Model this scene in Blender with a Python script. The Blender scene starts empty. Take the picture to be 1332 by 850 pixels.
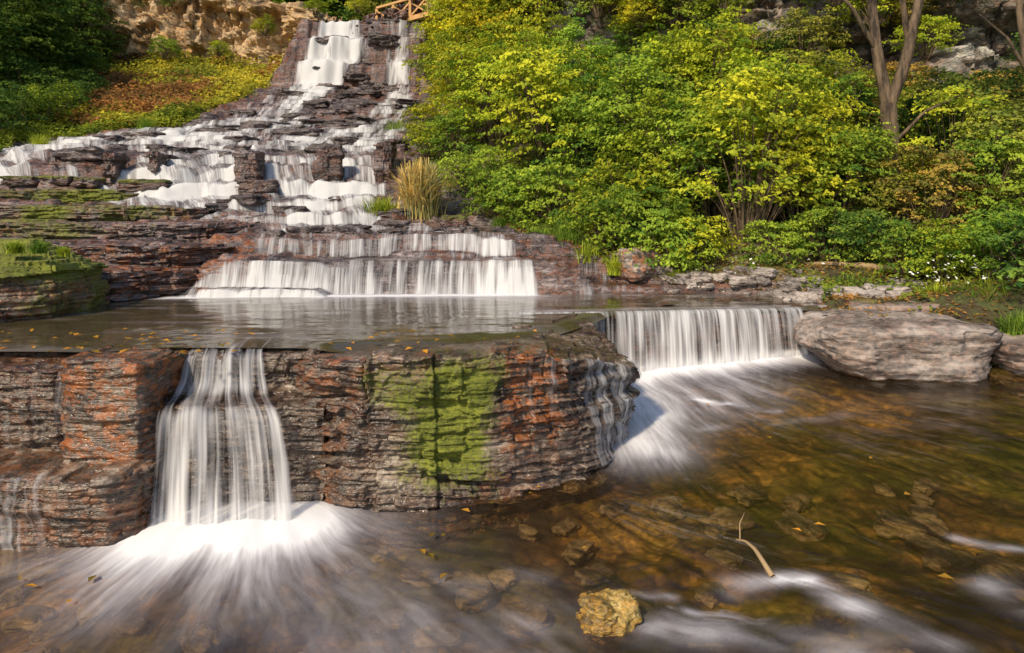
import bpy, bmesh, math, numpy as np
F=900.0; EYE=2.4
def S(px,py,d):            # survey helper: bearing/elevation reading + distance -> world metres
    return np.array([(px-666)/F*d, d, EYE-(py-270)/F*d])
# ---------------------------------------------------------------- noise
def h3(i,j,k,seed=0):
    i=i.astype(np.int64);j=j.astype(np.int64);k=k.astype(np.int64)
    n=(i*374761393+j*668265263+k*2147483647+seed*144269504+1013904223)&0xffffffff
    n=((n^(n>>13))*1274126177)&0xffffffff
    n=((n^(n>>16))*2246822519)&0xffffffff
    n=n^(n>>15)
    return (n&0xffffff)/float(0xffffff)
def vn(x,y=0.,z=0.,seed=0):
    x,y,z=np.broadcast_arrays(np.asarray(x,float),np.asarray(y,float),np.asarray(z,float))
    a=np.floor(x);b=np.floor(y);c=np.floor(z)
    u=x-a;v=y-b;w=z-c
    u=u*u*(3-2*u);v=v*v*(3-2*v);w=w*w*(3-2*w)
    r=0
    for i in (0,1):
        for j in (0,1):
            for k in (0,1):
                r=r+h3(a+i,b+j,c+k,seed)*(u if i else 1-u)*(v if j else 1-v)*(w if k else 1-w)
    return r*2-1
def fbm(x,y=0.,z=0.,seed=0,o=4):
    r=0;a=1;s=0
    for q in range(o):
        f=2.03**q
        r=r+a*vn(np.asarray(x)*f+q*17.3,np.asarray(y)*f+q*9.1,np.asarray(z)*f+q*4.7,seed+q);s+=a;a*=.5
    return r/s
def ss(a,b,x):
    t=np.clip((np.asarray(x,float)-a)/(b-a),0,1);return t*t*(3-2*t)
def h1(i,seed=0): 
    i=np.asarray(i,float);return h3(i,i*0,i*0,seed)
# ---------------------------------------------------------------- mesh
def link(ob):
    bpy.context.scene.collection.objects.link(ob);return ob
def mesh_quads(name,V,Q,mats,mi=None,attrs=None,smooth=True):
    V=np.ascontiguousarray(V,dtype=np.float32).reshape(-1,3);Q=np.ascontiguousarray(Q,dtype=np.int32).reshape(-1,4)
    me=bpy.data.meshes.new(name)
    me.vertices.add(len(V));me.vertices.foreach_set('co',V.ravel())
    me.loops.add(Q.size);me.loops.foreach_set('vertex_index',Q.ravel())
    me.polygons.add(len(Q));me.polygons.foreach_set('loop_start',(np.arange(len(Q))*4).astype(np.int32))
    me.polygons.foreach_set('use_smooth',np.full(len(Q),smooth))
    for m in mats: me.materials.append(m)
    if mi is not None: me.polygons.foreach_set('material_index',np.asarray(mi,dtype=np.int32))
    for k,v in (attrs or {}).items():
        a=me.attributes.new(k,'FLOAT','POINT');a.data.foreach_set('value',np.ascontiguousarray(np.broadcast_to(v,(len(V),)) if np.ndim(v)==0 else np.asarray(v).ravel(),dtype=np.float32))
    me.update(calc_edges=True)
    return me
def obj(name,V,Q,mats,**k):
    me=mesh_quads(name,V,Q,mats,**k);return link(bpy.data.objects.new(name,me))
def gridq(n,m):
    i=np.arange(n-1)[:,None]*m+np.arange(m-1)[None,:]
    return np.stack([i,i+m,i+m+1,i+1],-1).reshape(-1,4)
class Acc:
    def __init__(s): s.V=[];s.Q=[];s.M=[];s.A=[];s.n=0
    def add(s,V,Q,m=0,a=0.5):
        V=np.asarray(V,float).reshape(-1,3);Q=np.asarray(Q).reshape(-1,4)
        s.V.append(V);s.Q.append(Q+s.n);s.M.append(np.full(len(Q),m));s.A.append(np.broadcast_to(a,(len(V),)).astype(float));s.n+=len(V)
    def mesh(s,name,mats,smooth=True):
        return mesh_quads(name,np.concatenate(s.V),np.concatenate(s.Q),mats,mi=np.concatenate(s.M),attrs={'lv':np.concatenate(s.A)},smooth=smooth)
def tube(P,R,sides=5):
    P=np.asarray(P,float);R=np.asarray(R,float);n=len(P)
    T=np.gradient(P,axis=0);T/=np.linalg.norm(T,axis=1)[:,None]+1e-9
    ref=np.where(np.abs(T[:,2:3])>.9,np.array([[1.,0,0]]),np.array([[0,0,1.]]))
    A=np.cross(T,ref);A/=np.linalg.norm(A,axis=1)[:,None]+1e-9;B=np.cross(T,A)
    th=np.arange(sides)/sides*2*np.pi
    V=P[:,None,:]+R[:,None,None]*(np.cos(th)[None,:,None]*A[:,None,:]+np.sin(th)[None,:,None]*B[:,None,:])
    q=[]
    for i in range(n-1):
        for j in range(sides):
            q.append([i*sides+j,i*sides+(j+1)%sides,(i+1)*sides+(j+1)%sides,(i+1)*sides+j])
    return V.reshape(-1,3),np.array(q)
# ---------------------------------------------------------------- materials
class NT:
    def __init__(s,name):
        s.m=bpy.data.materials.new(name);s.m.use_nodes=True;s.t=s.m.node_tree;s.t.nodes.clear()
    def n(s,t,inp=None,out=0,**props):
        nd=s.t.nodes.new(t)
        for k,v in props.items(): setattr(nd,k,v)
        for k,v in (inp or {}).items():
            if isinstance(v,bpy.types.NodeSocket): s.t.links.new(v,nd.inputs[k])
            else: nd.inputs[k].default_value=v
        return nd.outputs[out]
    def pos(s): return s.n('ShaderNodeNewGeometry',out='Position')
    def scale(s,v,k): return s.n('ShaderNodeVectorMath',{0:v,1:k},operation='MULTIPLY')
    def noise(s,v,sc=1.,det=4.,ro=.6,dist=0.): return s.n('ShaderNodeTexNoise',{'Vector':v,'Scale':sc,'Detail':det,'Roughness':ro,'Distortion':dist})
    def math(s,op,a,b=0.,c=None,clamp=False):
        i={0:a,1:b}
        if c is not None:i[2]=c
        return s.n('ShaderNodeMath',i,operation=op,use_clamp=clamp)
    def ramp(s,f,stops):
        nd=s.t.nodes.new('ShaderNodeValToRGB');s.t.links.new(f,nd.inputs[0]);cr=nd.color_ramp
        while len(cr.elements)<len(stops): cr.elements.new(.5)
        for e,(p,c) in zip(cr.elements,stops):
            e.position=p;e.color=(c,c,c,1) if not hasattr(c,'__len__') else (*c,1)
        return nd.outputs[0]
    def mix(s,f,a,b,bt='MIX'):
        a=a if isinstance(a,bpy.types.NodeSocket) else (*a,1); b=b if isinstance(b,bpy.types.NodeSocket) else (*b,1)
        return s.n('ShaderNodeMix',{0:f,6:a,7:b},out=2,data_type='RGBA',blend_type=bt)
    def attr(s,name): return s.n('ShaderNodeAttribute',attribute_name=name,out='Fac')
    def bump(s,h,st=.5,dist=.02,nrm=None):
        i={'Height':h,'Strength':st,'Distance':dist}
        if nrm is not None:i['Normal']=nrm
        return s.n('ShaderNodeBump',i)
    def out(s,sh): s.t.links.new(sh,s.t.nodes.new('ShaderNodeOutputMaterial').inputs[0]);return s.m
def rock_mat(name,cols,rough=(.3,.75),strata=22.,lo=1.,rust=(.27,.085,.02),moss=((.035,.048,.006),(.21,.225,.02)),bd=.03,hs=1.,an=2.6):
    k=NT(name);p=k.pos()
    n1=k.noise(k.scale(p,(1.6*lo,1.6*lo,3.*lo)),1.,4.,.65)
    n2=k.noise(k.scale(p,(1.3*hs,1.3*hs,strata)),1.,3.,.65)
    n3=k.noise(k.scale(p,(12*lo,12*lo,12*lo*an)),1.,3.,.7)
    f=k.math('ADD',k.math('MULTIPLY',n1,.4),k.math('ADD',k.math('MULTIPLY',n2,.3),k.math('MULTIPLY',n3,.3)))
    c=k.ramp(f,[(.38,cols[0]),(.47,cols[1]),(.54,cols[2]),(.63,cols[3])])
    rn=k.ramp(k.noise(k.scale(p,(6.*lo,6.*lo,9.*lo)),1.,4.,.85),[(.46,0.),(.58,1.)])
    c=k.mix(k.math('MULTIPLY',k.attr('rust'),rn,clamp=True),c,k.mix(n3,[v*.35 for v in rust],[min(1,v*1.8) for v in rust]))
    mn=k.noise(k.scale(p,(24.*lo,24*lo,40*lo)),1.,3.,.75)
    ma=k.attr('moss')
    mm=k.math('MULTIPLY',k.math('SUBTRACT',k.math('ADD',k.math('ADD',k.math('MULTIPLY',k.noise(p,4.5*lo,4.,.8),.95),k.math('MULTIPLY',mn,.6)),ma),1.22),3.,clamp=True)
    c=k.mix(mm,c,k.ramp(k.math('ADD',k.math('MULTIPLY',mn,.5),k.math('ADD',k.math('MULTIPLY',n1,.25),k.math('MULTIPLY',n2,.25))),[(.4,moss[0]),(.58,moss[1])]))
    r=k.ramp(n3,[(.35,rough[0]),(.65,rough[1])])
    r=k.mix(mm,r,(.9,.9,.9))
    hgt=k.math('ADD',k.math('MULTIPLY',n2,.7),k.math('MULTIPLY',n3,.9))
    b=k.bump(hgt,1.,bd)
    return k.out(k.n('ShaderNodeBsdfPrincipled',{'Base Color':c,'Roughness':r,'Normal':b,'Specular IOR Level':.6}))
M_block=rock_mat('wet_layered_rock',[(.012,.008,.006),(.05,.034,.024),(.135,.098,.072),(.40,.33,.26)],rough=(.16,.5),strata=30)
M_casc=rock_mat('wet_shale',[(.014,.010,.010),(.06,.043,.041),(.155,.118,.112),(.38,.32,.31)],rough=(.18,.5),strata=16,lo=.7,bd=.06)
M_grey=rock_mat('grey_sandstone',[(.05,.04,.035),(.17,.14,.122),(.34,.285,.25),(.54,.47,.42)],rough=(.5,.85),strata=14,bd=.02,an=1.5)
M_cliff=rock_mat('mossy_cliff_rock',[(.02,.018,.014),(.09,.08,.065),(.22,.21,.18),(.6,.58,.52)],rough=(.6,.9),strata=3,lo=.35,bd=.15,an=1.5)
M_gold=rock_mat('orange_sandstone',[(.08,.045,.02),(.34,.22,.11),(.55,.4,.23),(.75,.6,.42)],rough=(.6,.9),strata=1.6,lo=.16,bd=.12,rust=(.5,.24,.05),an=1.5)
M_stone=rock_mat('lichen_stone',[(.03,.018,.008),(.14,.09,.03),(.34,.23,.06),(.6,.45,.18)],rough=(.3,.7),strata=20,lo=2.,bd=.02,rust=(.5,.25,.02))
def ground_mat():
    k=NT('forest_floor');p=k.pos()
    n=k.noise(p,1.1,4.,.7);n2=k.noise(p,9.,3.,.7)
    c=k.ramp(k.math('ADD',k.math('MULTIPLY',n,.5),k.math('MULTIPLY',n2,.5)),[(.36,(.015,.012,.006)),(.48,(.06,.04,.017)),(.56,(.06,.07,.018)),(.68,(.13,.12,.03))])
    return k.out(k.n('ShaderNodeBsdfPrincipled',{'Base Color':c,'Roughness':.9,'Normal':k.bump(n2,.8,.08)}))
M_ground=ground_mat()
def leaf_mat():
    k=NT('leaf_foliage')
    oc=k.n('ShaderNodeObjectInfo',out='Color');lv=k.attr('lv')
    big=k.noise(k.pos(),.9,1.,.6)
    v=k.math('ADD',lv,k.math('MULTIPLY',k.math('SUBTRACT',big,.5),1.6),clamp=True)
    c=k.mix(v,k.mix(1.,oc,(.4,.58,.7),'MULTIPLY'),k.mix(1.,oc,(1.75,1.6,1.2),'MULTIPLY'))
    d=k.n('ShaderNodeBsdfDiffuse',{'Color':c});t=k.n('ShaderNodeBsdfTranslucent',{'Color':c})
    a=k.n('ShaderNodeMixShader',{0:.38,1:d,2:t})
    return k.out(a)
M_leaf=leaf_mat()
def bark():
    k=NT('bark');p=k.pos();n=k.noise(k.scale(p,(9,9,2)),1.,3.,.7)
    return k.out(k.n('ShaderNodeBsdfPrincipled',{'Base Color':k.ramp(n,[(.35,(.03,.02,.012)),(.65,(.2,.135,.08))]),'Roughness':.85,'Normal':k.bump(n,.8,.04)}))
M_bark=bark()
def flat(name,c,r=.7):
    k=NT(name);n=k.noise(k.pos(),8.,3.,.6)
    return k.out(k.n('ShaderNodeBsdfPrincipled',{'Base Color':k.mix(n,[v*.6 for v in c],[min(1,v*1.4) for v in c]),'Roughness':r}))
M_wood=flat('weathered_wood',(.6,.33,.12))
M_stick=flat('driftwood',(.36,.24,.12))
M_petal=flat('white_petals',(.75,.75,.68))
def silk():
    k=NT('silky_falling_water')
    fu=k.attr('fu');fv=k.attr('fv');de=k.attr('dens')
    v=k.n('ShaderNodeCombineXYZ',{0:k.math('MULTIPLY',fu,8.),1:k.math('MULTIPLY',fv,.7)})
    v2=k.n('ShaderNodeCombineXYZ',{0:k.math('MULTIPLY',fu,36.),1:k.math('MULTIPLY',fv,1.2)})
    a=k.noise(v,1.,2.,.6);b=k.noise(v2,1.,1.,.6)
    s=k.math('ADD',k.math('MULTIPLY',k.math('SUBTRACT',a,.5),2.6),k.math('MULTIPLY',k.math('SUBTRACT',b,.5),1.1))
    al=k.math('ADD',s,de,clamp=True)
    col=k.mix(k.math('ADD',k.math('MULTIPLY',s,.5),de,clamp=True),(.44,.43,.46),(.8,.79,.79))
    pr=k.n('ShaderNodeBsdfDiffuse',{'Color':col,'Normal':k.bump(a,.35,.05)})
    tl=k.n('ShaderNodeBsdfTranslucent',{'Color':(.75,.76,.78,1)})
    w=k.n('ShaderNodeMixShader',{0:.25,1:pr,2:tl})
    return k.out(k.n('ShaderNodeMixShader',{0:k.math('MULTIPLY',al,.95),1:k.n('ShaderNodeBsdfTransparent'),2:w}))
M_silk=silk()
def water(name,tint,murk,mf,rough=.1,bs=.35,sx=22.,sy=2.2,ior=1.4):
    k=NT(name);fu=k.attr('fu');fv=k.attr('fv');fo=k.attr('foam')
    v=k.n('ShaderNodeCombineXYZ',{0:k.math('MULTIPLY',fu,sx),1:k.math('MULTIPLY',fv,sy)})
    v2=k.n('ShaderNodeCombineXYZ',{0:k.math('MULTIPLY',fu,sx*.25),1:k.math('MULTIPLY',fv,sy*.8)})
    a=k.noise(v,1.,3.,.6);b=k.noise(v2,1.,2.,.6)
    bp=k.bump(k.math('ADD',k.math('MULTIPLY',a,.35),b),bs,.03)
    fr=k.n('ShaderNodeFresnel',{'IOR':ior,'Normal':bp})
    gl=k.n('ShaderNodeBsdfGlossy',{'Color':(1,1,1,1),'Roughness':rough,'Normal':bp})
    tr=k.n('ShaderNodeBsdfTransparent',{'Color':(*tint,1)})
    mu=k.n('ShaderNodeBsdfDiffuse',{'Color':k.mix(b,[c*.5 for c in murk],[c*1.6 for c in murk])})
    body=k.n('ShaderNodeMixShader',{0:mf,1:tr,2:mu})
    w=k.n('ShaderNodeMixShader',{0:fr,1:body,2:gl})
    st=k.math('ADD',k.math('MULTIPLY',k.math('SUBTRACT',a,.5),1.7),k.math('MULTIPLY',k.math('SUBTRACT',b,.5),1.5))
    ff=k.math('MULTIPLY',fo,k.math('ADD',k.math('MULTIPLY',st,k.math('SUBTRACT',1.25,fo,clamp=True)),1.),clamp=True)
    fm=k.n('ShaderNodeBsdfDiffuse',{'Color':k.mix(ff,(.46,.42,.48),(.76,.75,.77))})
    return k.out(k.n('ShaderNodeMixShader',{0:ff,1:w,2:fm}))
M_low=water('stream_water',(.86,.73,.48),(.11,.07,.028),.12,rough=.1,bs=.5,ior=1.38,sx=16.)
M_up=water('pool_water',(.7,.6,.42),(.16,.125,.065),.4,rough=.09,bs=.25,sx=6,sy=3)
# ---------------------------------------------------------------- lower water surface
C=[(300,700,6.0),(470,683,6.1),(650,640,6.3),(740,612,6.6),(835,592,6.9),(840,520,7.9),(820,490,8.9),(1040,466,9.5),(1300,495,8.2),(0,715,5.75)]
pts=[S(*c) for c in C]
for px,py,z in [(666,850,-.3),(1332,850,0),(0,850,-.5),(1332,600,.2),(1000,650,0.0)]:
    pts.append(S(px,py,(EYE-z)*F/(py-270)))
pts=np.array(pts)
def qb(x,y): return np.stack([np.ones_like(x),x,y,x*x,x*y,y*y],-1)
co=np.linalg.lstsq(qb(pts[:,0],pts[:,1]),pts[:,2],rcond=None)[0]
def zlow(x,y):
    x=np.asarray(x,float);y=np.asarray(y,float)
    return qb(np.clip(x,-5,6.5),np.clip(y,3,9.8))@co
# ---------------------------------------------------------------- land
XW=np.array([[0,9.5],[4,8.4],[6,7.3],[8,6.3],[9,5.7],[9.5,4.5],[9.8,4.25],[10.5,4.6],[11,4.1],[11.4,3.3],[11.7,2.5],[12.5,.9],[14,.1],[17,-1.2],[18,-2.7],[29,-3.9],[34,-4.3],[90,-4.5]])
def xw(y): return np.interp(y,XW[:,0],XW[:,1])
XL=np.array([[0,-6.5],[9,-7.6],[18,-15.5],[25,-19],[38,-28],[90,-55]])
LB=np.array([[18,0],[20,20],[21.5,40],[23,130],[24.3,205],[25,240],[27,290],[29,335],[31,365],[33,395],[34.5,405],[60,405]])
def lbx(y): return (np.interp(y,LB[:,0],LB[:,1])-666)/F*y
PC=np.array([(0,.5),(9,.8),(10.7,.85),(10.85,1.12),(11.15,1.15),(11.3,1.5),(12.45,1.58),(12.6,1.87),(15,2.05),(15.12,2.25),(16,2.32),(16.15,2.6),(17.1,2.7),(17.3,3.05),(17.9,3.12),(18.1,3.5),(18.6,3.58),(18.75,3.85),(20.4,4.15),(22.5,4.7),(25,5.4),(27,6.2),(29,7),(30.9,7.9),(31.2,8.9),(31.7,9.1),(31.95,10.2),(32.5,10.4),(32.75,11.3),(45,12),(90,16)])
PL=np.array([(0,.5),(9,.8),(10.4,.6),(10.9,.9),(11.9,1.3),(13.6,1.75),(15.3,2.1),(17.1,2.6),(17.9,3.0),(18.1,3.6),(21,4.2),(25,5.2),(29,7),(32.3,8.2),(38,10.7),(45,11.5),(90,14)])
PR=np.array([(0,.1),(7,.25),(9,.45),(9.5,.85),(9.8,1.0),(11.2,.98),(11.5,1.15),(12.1,1.2),(12.3,1.35),(14,1.6),(16,2.15),(18,2.9),(18.3,3.2),(25,5.3),(32.3,8.3),(34,11.4),(90,14)])
def zland(x,y):
    x,y=np.broadcast_arrays(np.asarray(x,float),np.asarray(y,float))
    k=ss(10,20,y)
    yy=y+(.14+.5*k)*fbm(x*.7,y*.45,0,3,3)+(.05+.13*k)*fbm(x*3.5,y*.6,0,5,2)
    zc=np.interp(yy,PC[:,0],PC[:,1]);zl=np.interp(yy,PL[:,0],PL[:,1]);zr=np.interp(yy,PR[:,0],PR[:,1])
    zc=zc-.27*ss(10.6,10.9,yy)*ss(11.5,11.2,yy)*ss(-3.2,-2.6,x)
    wl=np.where(y<17,ss(-4.7,-5.6,x+.25*fbm(y*2,x,0,8,2)-(y-11)*-.3)*ss(17,16,y),np.where(y>26,ss(0,-1.2,x-lbx(y)),0))
    z=zc*(1-wl)+zl*wl
    wr=ss(0.,.8,x-np.minimum(xw(y)-2.2,.9)*ss(12.5,11.5,y)-xw(y)*ss(11.5,12.5,y)+.2)
    z=z*(1-wr)+zr*wr
    t=np.maximum(0,x-xw(y));tl=np.maximum(0,np.interp(y,XL[:,0],XL[:,1])-x)
    sl=.05+.12*ss(13,20,y)
    z=z+.12*ss(0,.3,t)+sl*np.minimum(t,4)+.1*np.clip(t-4,0,8)+.3*np.minimum(tl,14)
    z=z-np.clip((xw(y)-x)*.5,0,.5)*ss(9.7,9.4,y)
    rough=.03+.11*k
    z=z+rough*fbm(x*2,y*2,0,11,4)+.25*np.minimum(1,t+tl)*fbm(x*.7,y*.7,0,12,4)
    st=.1+.11*ss(14,20,y)
    q=(z+.07*fbm(x*1.1,y*1.1,0,14,3)+.14*k*fbm(x*.5,y*.5,0,17,2))/st;fl=np.floor(q);r=q-fl
    zt=(fl+ss(.68,.86,r))*st
    w=(.88-.35*ss(20,23,y))*np.minimum(1,np.exp(-t*.8))*np.exp(-tl*.8)
    hs=h3(fl,np.floor(x*1.3+fl*3.1),fl*0,7)
    jag=np.floor(3*fbm(x*2.2,y*2.2,z*2,18,2))/3
    return z*(1-w)+zt*w+(.03*(hs-.5)+(.02+.12*k)*jag)*w+.014*fbm(x*9,y*9,0,15,3)
def land_patch(name,xs,ys,mat,at=None,dz=0.):
    X,Y=np.meshgrid(xs,ys,indexing='ij');Z=zland(X,Y)+dz
    a=at(X,Y,Z) if at else {}
    return obj(name,np.stack([X,Y,Z],-1),gridq(*X.shape),[mat],attrs={k:v.ravel() for k,v in a.items()}),X,Y,Z
def casc_attr(X,Y,Z):
    n=fbm(X*.6,Y*.6,0,21,3)
    left=ss(-5,-7,X)
    veg=ss(0.2,-1.,X-lbx(Y))*ss(19,20,Y)
    rust=ss(-4.2,-5,X)*ss(17,12,Y)*.9+.4*(n>.0)+veg*.8
    moss=left*ss(.0,.5,n)*ss(12,15,Y)*ss(18,17,Y)*.5+.9*veg+.6*ss(0,.8,X-xw(Y))
    return {'rust':np.clip(rust,0,1),'moss':np.clip(moss,0,1)}
ys=9.8*np.exp(np.arange(0,501)*.0026)
xs=np.arange(-17,5.2,.043)
_,CX,CY,CZ=land_patch('rock_terrace',xs,ys,M_casc,casc_attr)
land_patch('ground',np.arange(-60,-16.9,.3),np.arange(9.8,46,.25),M_ground,casc_attr)
land_patch('hillside',np.arange(5.15,34,.15),np.arange(9.8,46,.15),M_ground)
land_patch('river_bank',np.arange(4.2,20,.05),np.arange(2,9.85,.06),M_ground,lambda X,Y,Z:{'moss':X*0+.4})
land_patch('plateau',np.arange(-60,34,.8),np.arange(35.8,120,.8),M_ground,None,-.05)
g=np.sign(np.linspace(-1,1,61))*np.abs(np.linspace(-1,1,61))**3*900
X,Y=np.meshgrid(g,g+20,indexing='ij')
Z=np.interp(Y,[-900,2,10,40,120,900],[-6,-2.2,-1.2,4,13,20])+.03*np.maximum(0,np.abs(X)-20)+0*X
obj('surrounding_terrain',np.stack([X,Y,Z],-1),gridq(*X.shape),[M_ground])
X,Y=np.meshgrid(np.arange(-8,9.5,.035),np.arange(-3,10.2,.035),indexing='ij')
Z=zlow(X,Y)-.24+.1*fbm(X*1.2,Y*1.6,0,31,4)+.07*np.maximum(0,fbm(X*4,Y*4,0,33,2))+.05*np.floor(2.5*fbm(X*.9+3,Y*1.1,0,36,3))/2.5
def bed_mat():
    k=NT('river_bed_stones');p=k.pos()
    wv=k.n('ShaderNodeVectorMath',{0:p,1:k.scale(k.n('ShaderNodeTexNoise',{'Vector':p,'Scale':4.,'Detail':2.},out='Color'),(.3,.3,.3))},operation='ADD')
    vo=k.n('ShaderNodeTexVoronoi',{'Vector':wv,'Scale':8.},out='Color');vd=k.n('ShaderNodeTexVoronoi',{'Vector':wv,'Scale':8.},out='Distance')
    n=k.noise(p,.9,4.,.6);n4=k.noise(p,16.,3.,.7)
    c=k.ramp(n,[(.36,(.03,.022,.012)),(.46,(.12,.078,.033)),(.54,(.26,.17,.062)),(.64,(.46,.33,.12))])
    vs=k.n('ShaderNodeSeparateColor',{0:vo})
    c=k.mix(1.,c,k.ramp(vs,[(0.,(.62,.62,.65)),(1.,(1.4,1.3,1.15))]),'MULTIPLY')
    c=k.mix(k.ramp(k.noise(p,.7,3.,.6),[(.48,0.),(.6,.65)]),c,(.13,.15,.025))
    c=k.mix(1.,c,k.ramp(n4,[(.3,(.5,.5,.5)),(.65,(1.4,1.4,1.4))]),'MULTIPLY')
    c=k.mix(1.,c,k.ramp(vd,[(.3,(1.05,1.05,1.05)),(.65,(.6,.6,.6))]),'MULTIPLY')
    return k.out(k.n('ShaderNodeBsdfPrincipled',{'Base Color':c,'Roughness':.8,'Normal':k.bump(vd,.5,-.03)}))
M_bed=bed_mat()
obj('river_bed',np.stack([X,Y,Z],-1),gridq(*X.shape),[M_bed])
X,Y=np.meshgrid(np.arange(-9,4.6,.06),np.linspace(0,1,60),indexing='ij')
y0=np.interp(X,[-9,-.3,.4,1.5,3,4.05,4.6],[6.9,7.0,9.3,9.5,9.7,9.9,9.95]);Yb=y0+(11.4-y0)*Y
obj('pool_bed',np.stack([X,Yb,.8+.06*fbm(X,Yb,0,35,4)],-1),gridq(*X.shape),[M_bed])
# ---------------------------------------------------------------- layered walls
def wall(name,P,ztop,zbot,mat,ds=.015,dz=.011,layer=.065,amp=.05,B=.6,Bamp=.08,cap=None,ncap=60,seed=0,attrs=None,rnd=.03,fine=.014,lean=0.,topst=.03,lump=0.):
    P=np.array(P,float);seg=np.r_[0,np.cumsum(np.linalg.norm(np.diff(P,axis=0),axis=1))]
    n=int(seg[-1]/ds)+2;s=np.linspace(0,seg[-1],n)
    x=np.interp(s,seg,P[:,0]);y=np.interp(s,seg,P[:,1])
    kk=max(3,int(.12/ds)|1);ker=np.hanning(kk+2)[1:-1];ker/=ker.sum()
    x=np.convolve(np.pad(x,kk//2,mode='edge'),ker,'valid');y=np.convolve(np.pad(y,kk//2,mode='edge'),ker,'valid')
    tx=np.gradient(x);ty=np.gradient(y);l=np.hypot(tx,ty)+1e-9;nx=ty/l;ny=-tx/l
    zt=np.interp(s,seg,ztop) if hasattr(ztop,'__len__') else np.full(n,float(ztop))
    b0=np.floor(s/B+.5*fbm(s*1.7,0,0,seed+1,2))
    zt=zt+(h1(b0,seed+9)-.5)*layer*.7+(h1(np.floor(s/(B*.31)+.5*vn(s*3,0,0,seed)),seed+19)-.5)*layer*.5
    m=int((zt.max()-zbot)/dz)+2
    t=np.linspace(0,1,m)
    Z=zbot+(zt[:,None]-zbot)*t[None,:]
    Sg=s[:,None]+0*Z
    bw=Sg/B+.5*fbm(Sg*1.7,0,0,seed+1,2)+.18*fbm(Z*2.2/layer*.06,Sg*.6,0,seed+31,3);bid=np.floor(bw);br=bw-bid
    zz=(Z+layer*1.4*fbm(Sg*.55,Z*.6,0,seed+2,3)+layer*.3*(h1(bid,seed+5)-.5))/layer
    zz=zz+1.5*vn(zz*.33,Sg*.25,0,seed+3);lid=np.floor(zz);r=zz-lid
    ch=np.floor(Sg/(B*.5)+h1(lid,seed+6)*9+.5*fbm(Sg*3,lid,0,seed+8,2))
    off=(h3(lid,ch,lid*0,seed+4)-.5)*amp*1.3+(h1(lid,seed+14)-.5)*amp*1.1
    gate=ss(-.15,.3,fbm(Sg*1.6,lid*.7,0,seed+33,2))
    off=off-amp*.5*gate*np.exp(-(r/.1)**2)
    f2=(Z+layer*.25*fbm(Sg*2.,Z*1.5,0,seed+40,2))/(layer*.33);l2=np.floor(f2+.5*vn(f2*.4,0,0,seed+41));
    c2=np.floor(Sg/(B*.28)+h1(l2,seed+42)*5+.5*fbm(Sg*5,l2,0,seed+43,2))
    off=off+(h3(l2,c2,l2*0,seed+44)-.5)*amp*.65
    off=off+np.floor(3.*fbm(Sg*1.2/B,Z*1.4/B,0,seed+45,3))/3.*Bamp*.9
    off=off+(h1(bid,seed+7)-.5)*Bamp*.9
    ce=np.minimum(br,1-br)*B;cg=ss(-.1,.25,fbm(bid*3.3,Z*1.6,0,seed+46,2)+.1)
    off=off-(.05*(Bamp/.08))*cg*np.exp(-(ce/(.014*(ds/.015)))**2)
    off=off+(fine*3+lump)*fbm(Sg*1.5,Z*1.5,0,seed+10,3)+fine*1.1*fbm(Sg*9,Z*22,0,seed+11,3)
    top=zt[:,None]-Z;off=off-rnd*np.clip(1-top/rnd,0,1)**2
    off=off+lean*(zt[:,None]-Z)
    X=x[:,None]+nx[:,None]*off;Y=y[:,None]+ny[:,None]*off
    G=np.stack([X,Y,Z],-1)
    W=G.copy()
    if cap is not None:
        e=G[:,-1,:]
        tgt=np.array([cap(a,b) for a,b in e[:,:2]])
        w=(np.arange(1,ncap+1)/ncap)[None,:,None]**1.15
        K=e[:,None,:]*(1-w)+tgt[:,None,:]*w
        q=fbm(K[...,0]*1.2,K[...,1]*2.2,0,seed+20,4)
        zq=K[...,2]+.06*(topst/.03)*q;stp=topst;fl=np.floor(zq/stp);rr=zq/stp-fl
        zq=(fl+ss(.65,.9,rr))*stp+.008*fbm(K[...,0]*12,K[...,1]*12,0,seed+22,3)
        bl=ss(0,.05,w[...,0]);K[...,2]=K[...,2]*(1-bl)+zq*bl
        G=np.concatenate([G,K],1)
    at=attrs(G[...,0],G[...,1],G[...,2]) if attrs else {}
    ob=obj(name,G,gridq(G.shape[0],G.shape[1]),[mat],attrs={k:np.asarray(v).ravel() for k,v in at.items()})
    return ob,W,s
def aM(X,Y,Z):
    n=fbm(X*1.6,Z*2.2,Y,41,4)
    def blob(cx,cz,rx,rz): return np.exp(-(((X-cx)/rx)**2+((Z-cz)/rz)**2)**1.1)
    mo=.8*blob(-.42,.74,.44,.40)+.6*blob(-.5,.3,.38,.35)+.55*blob(-1.15,.75,.32,.34)+.38*blob(-1.0,.2,.42,.3)+.42*blob(-.7,-.05,.75,.25)+.4*n
    ru=.9*ss(-.15,-.02,X)*ss(.55,.35,X)*ss(.0,.4,Z)+.3*ss(-1.2,-1.7,X)+.25*ss(0,.3,n)
    f=ss(6.9,6.5,Y)
    tp=.55*ss(1.0,1.03,Z)*ss(6.3,6.9,Y)*ss(.0,.3,n)
    return {'moss':np.clip(mo*ss(1.3,1.1,Z)*f+tp,0,1),'rust':np.clip(ru*f+.12,0,1)}
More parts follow.
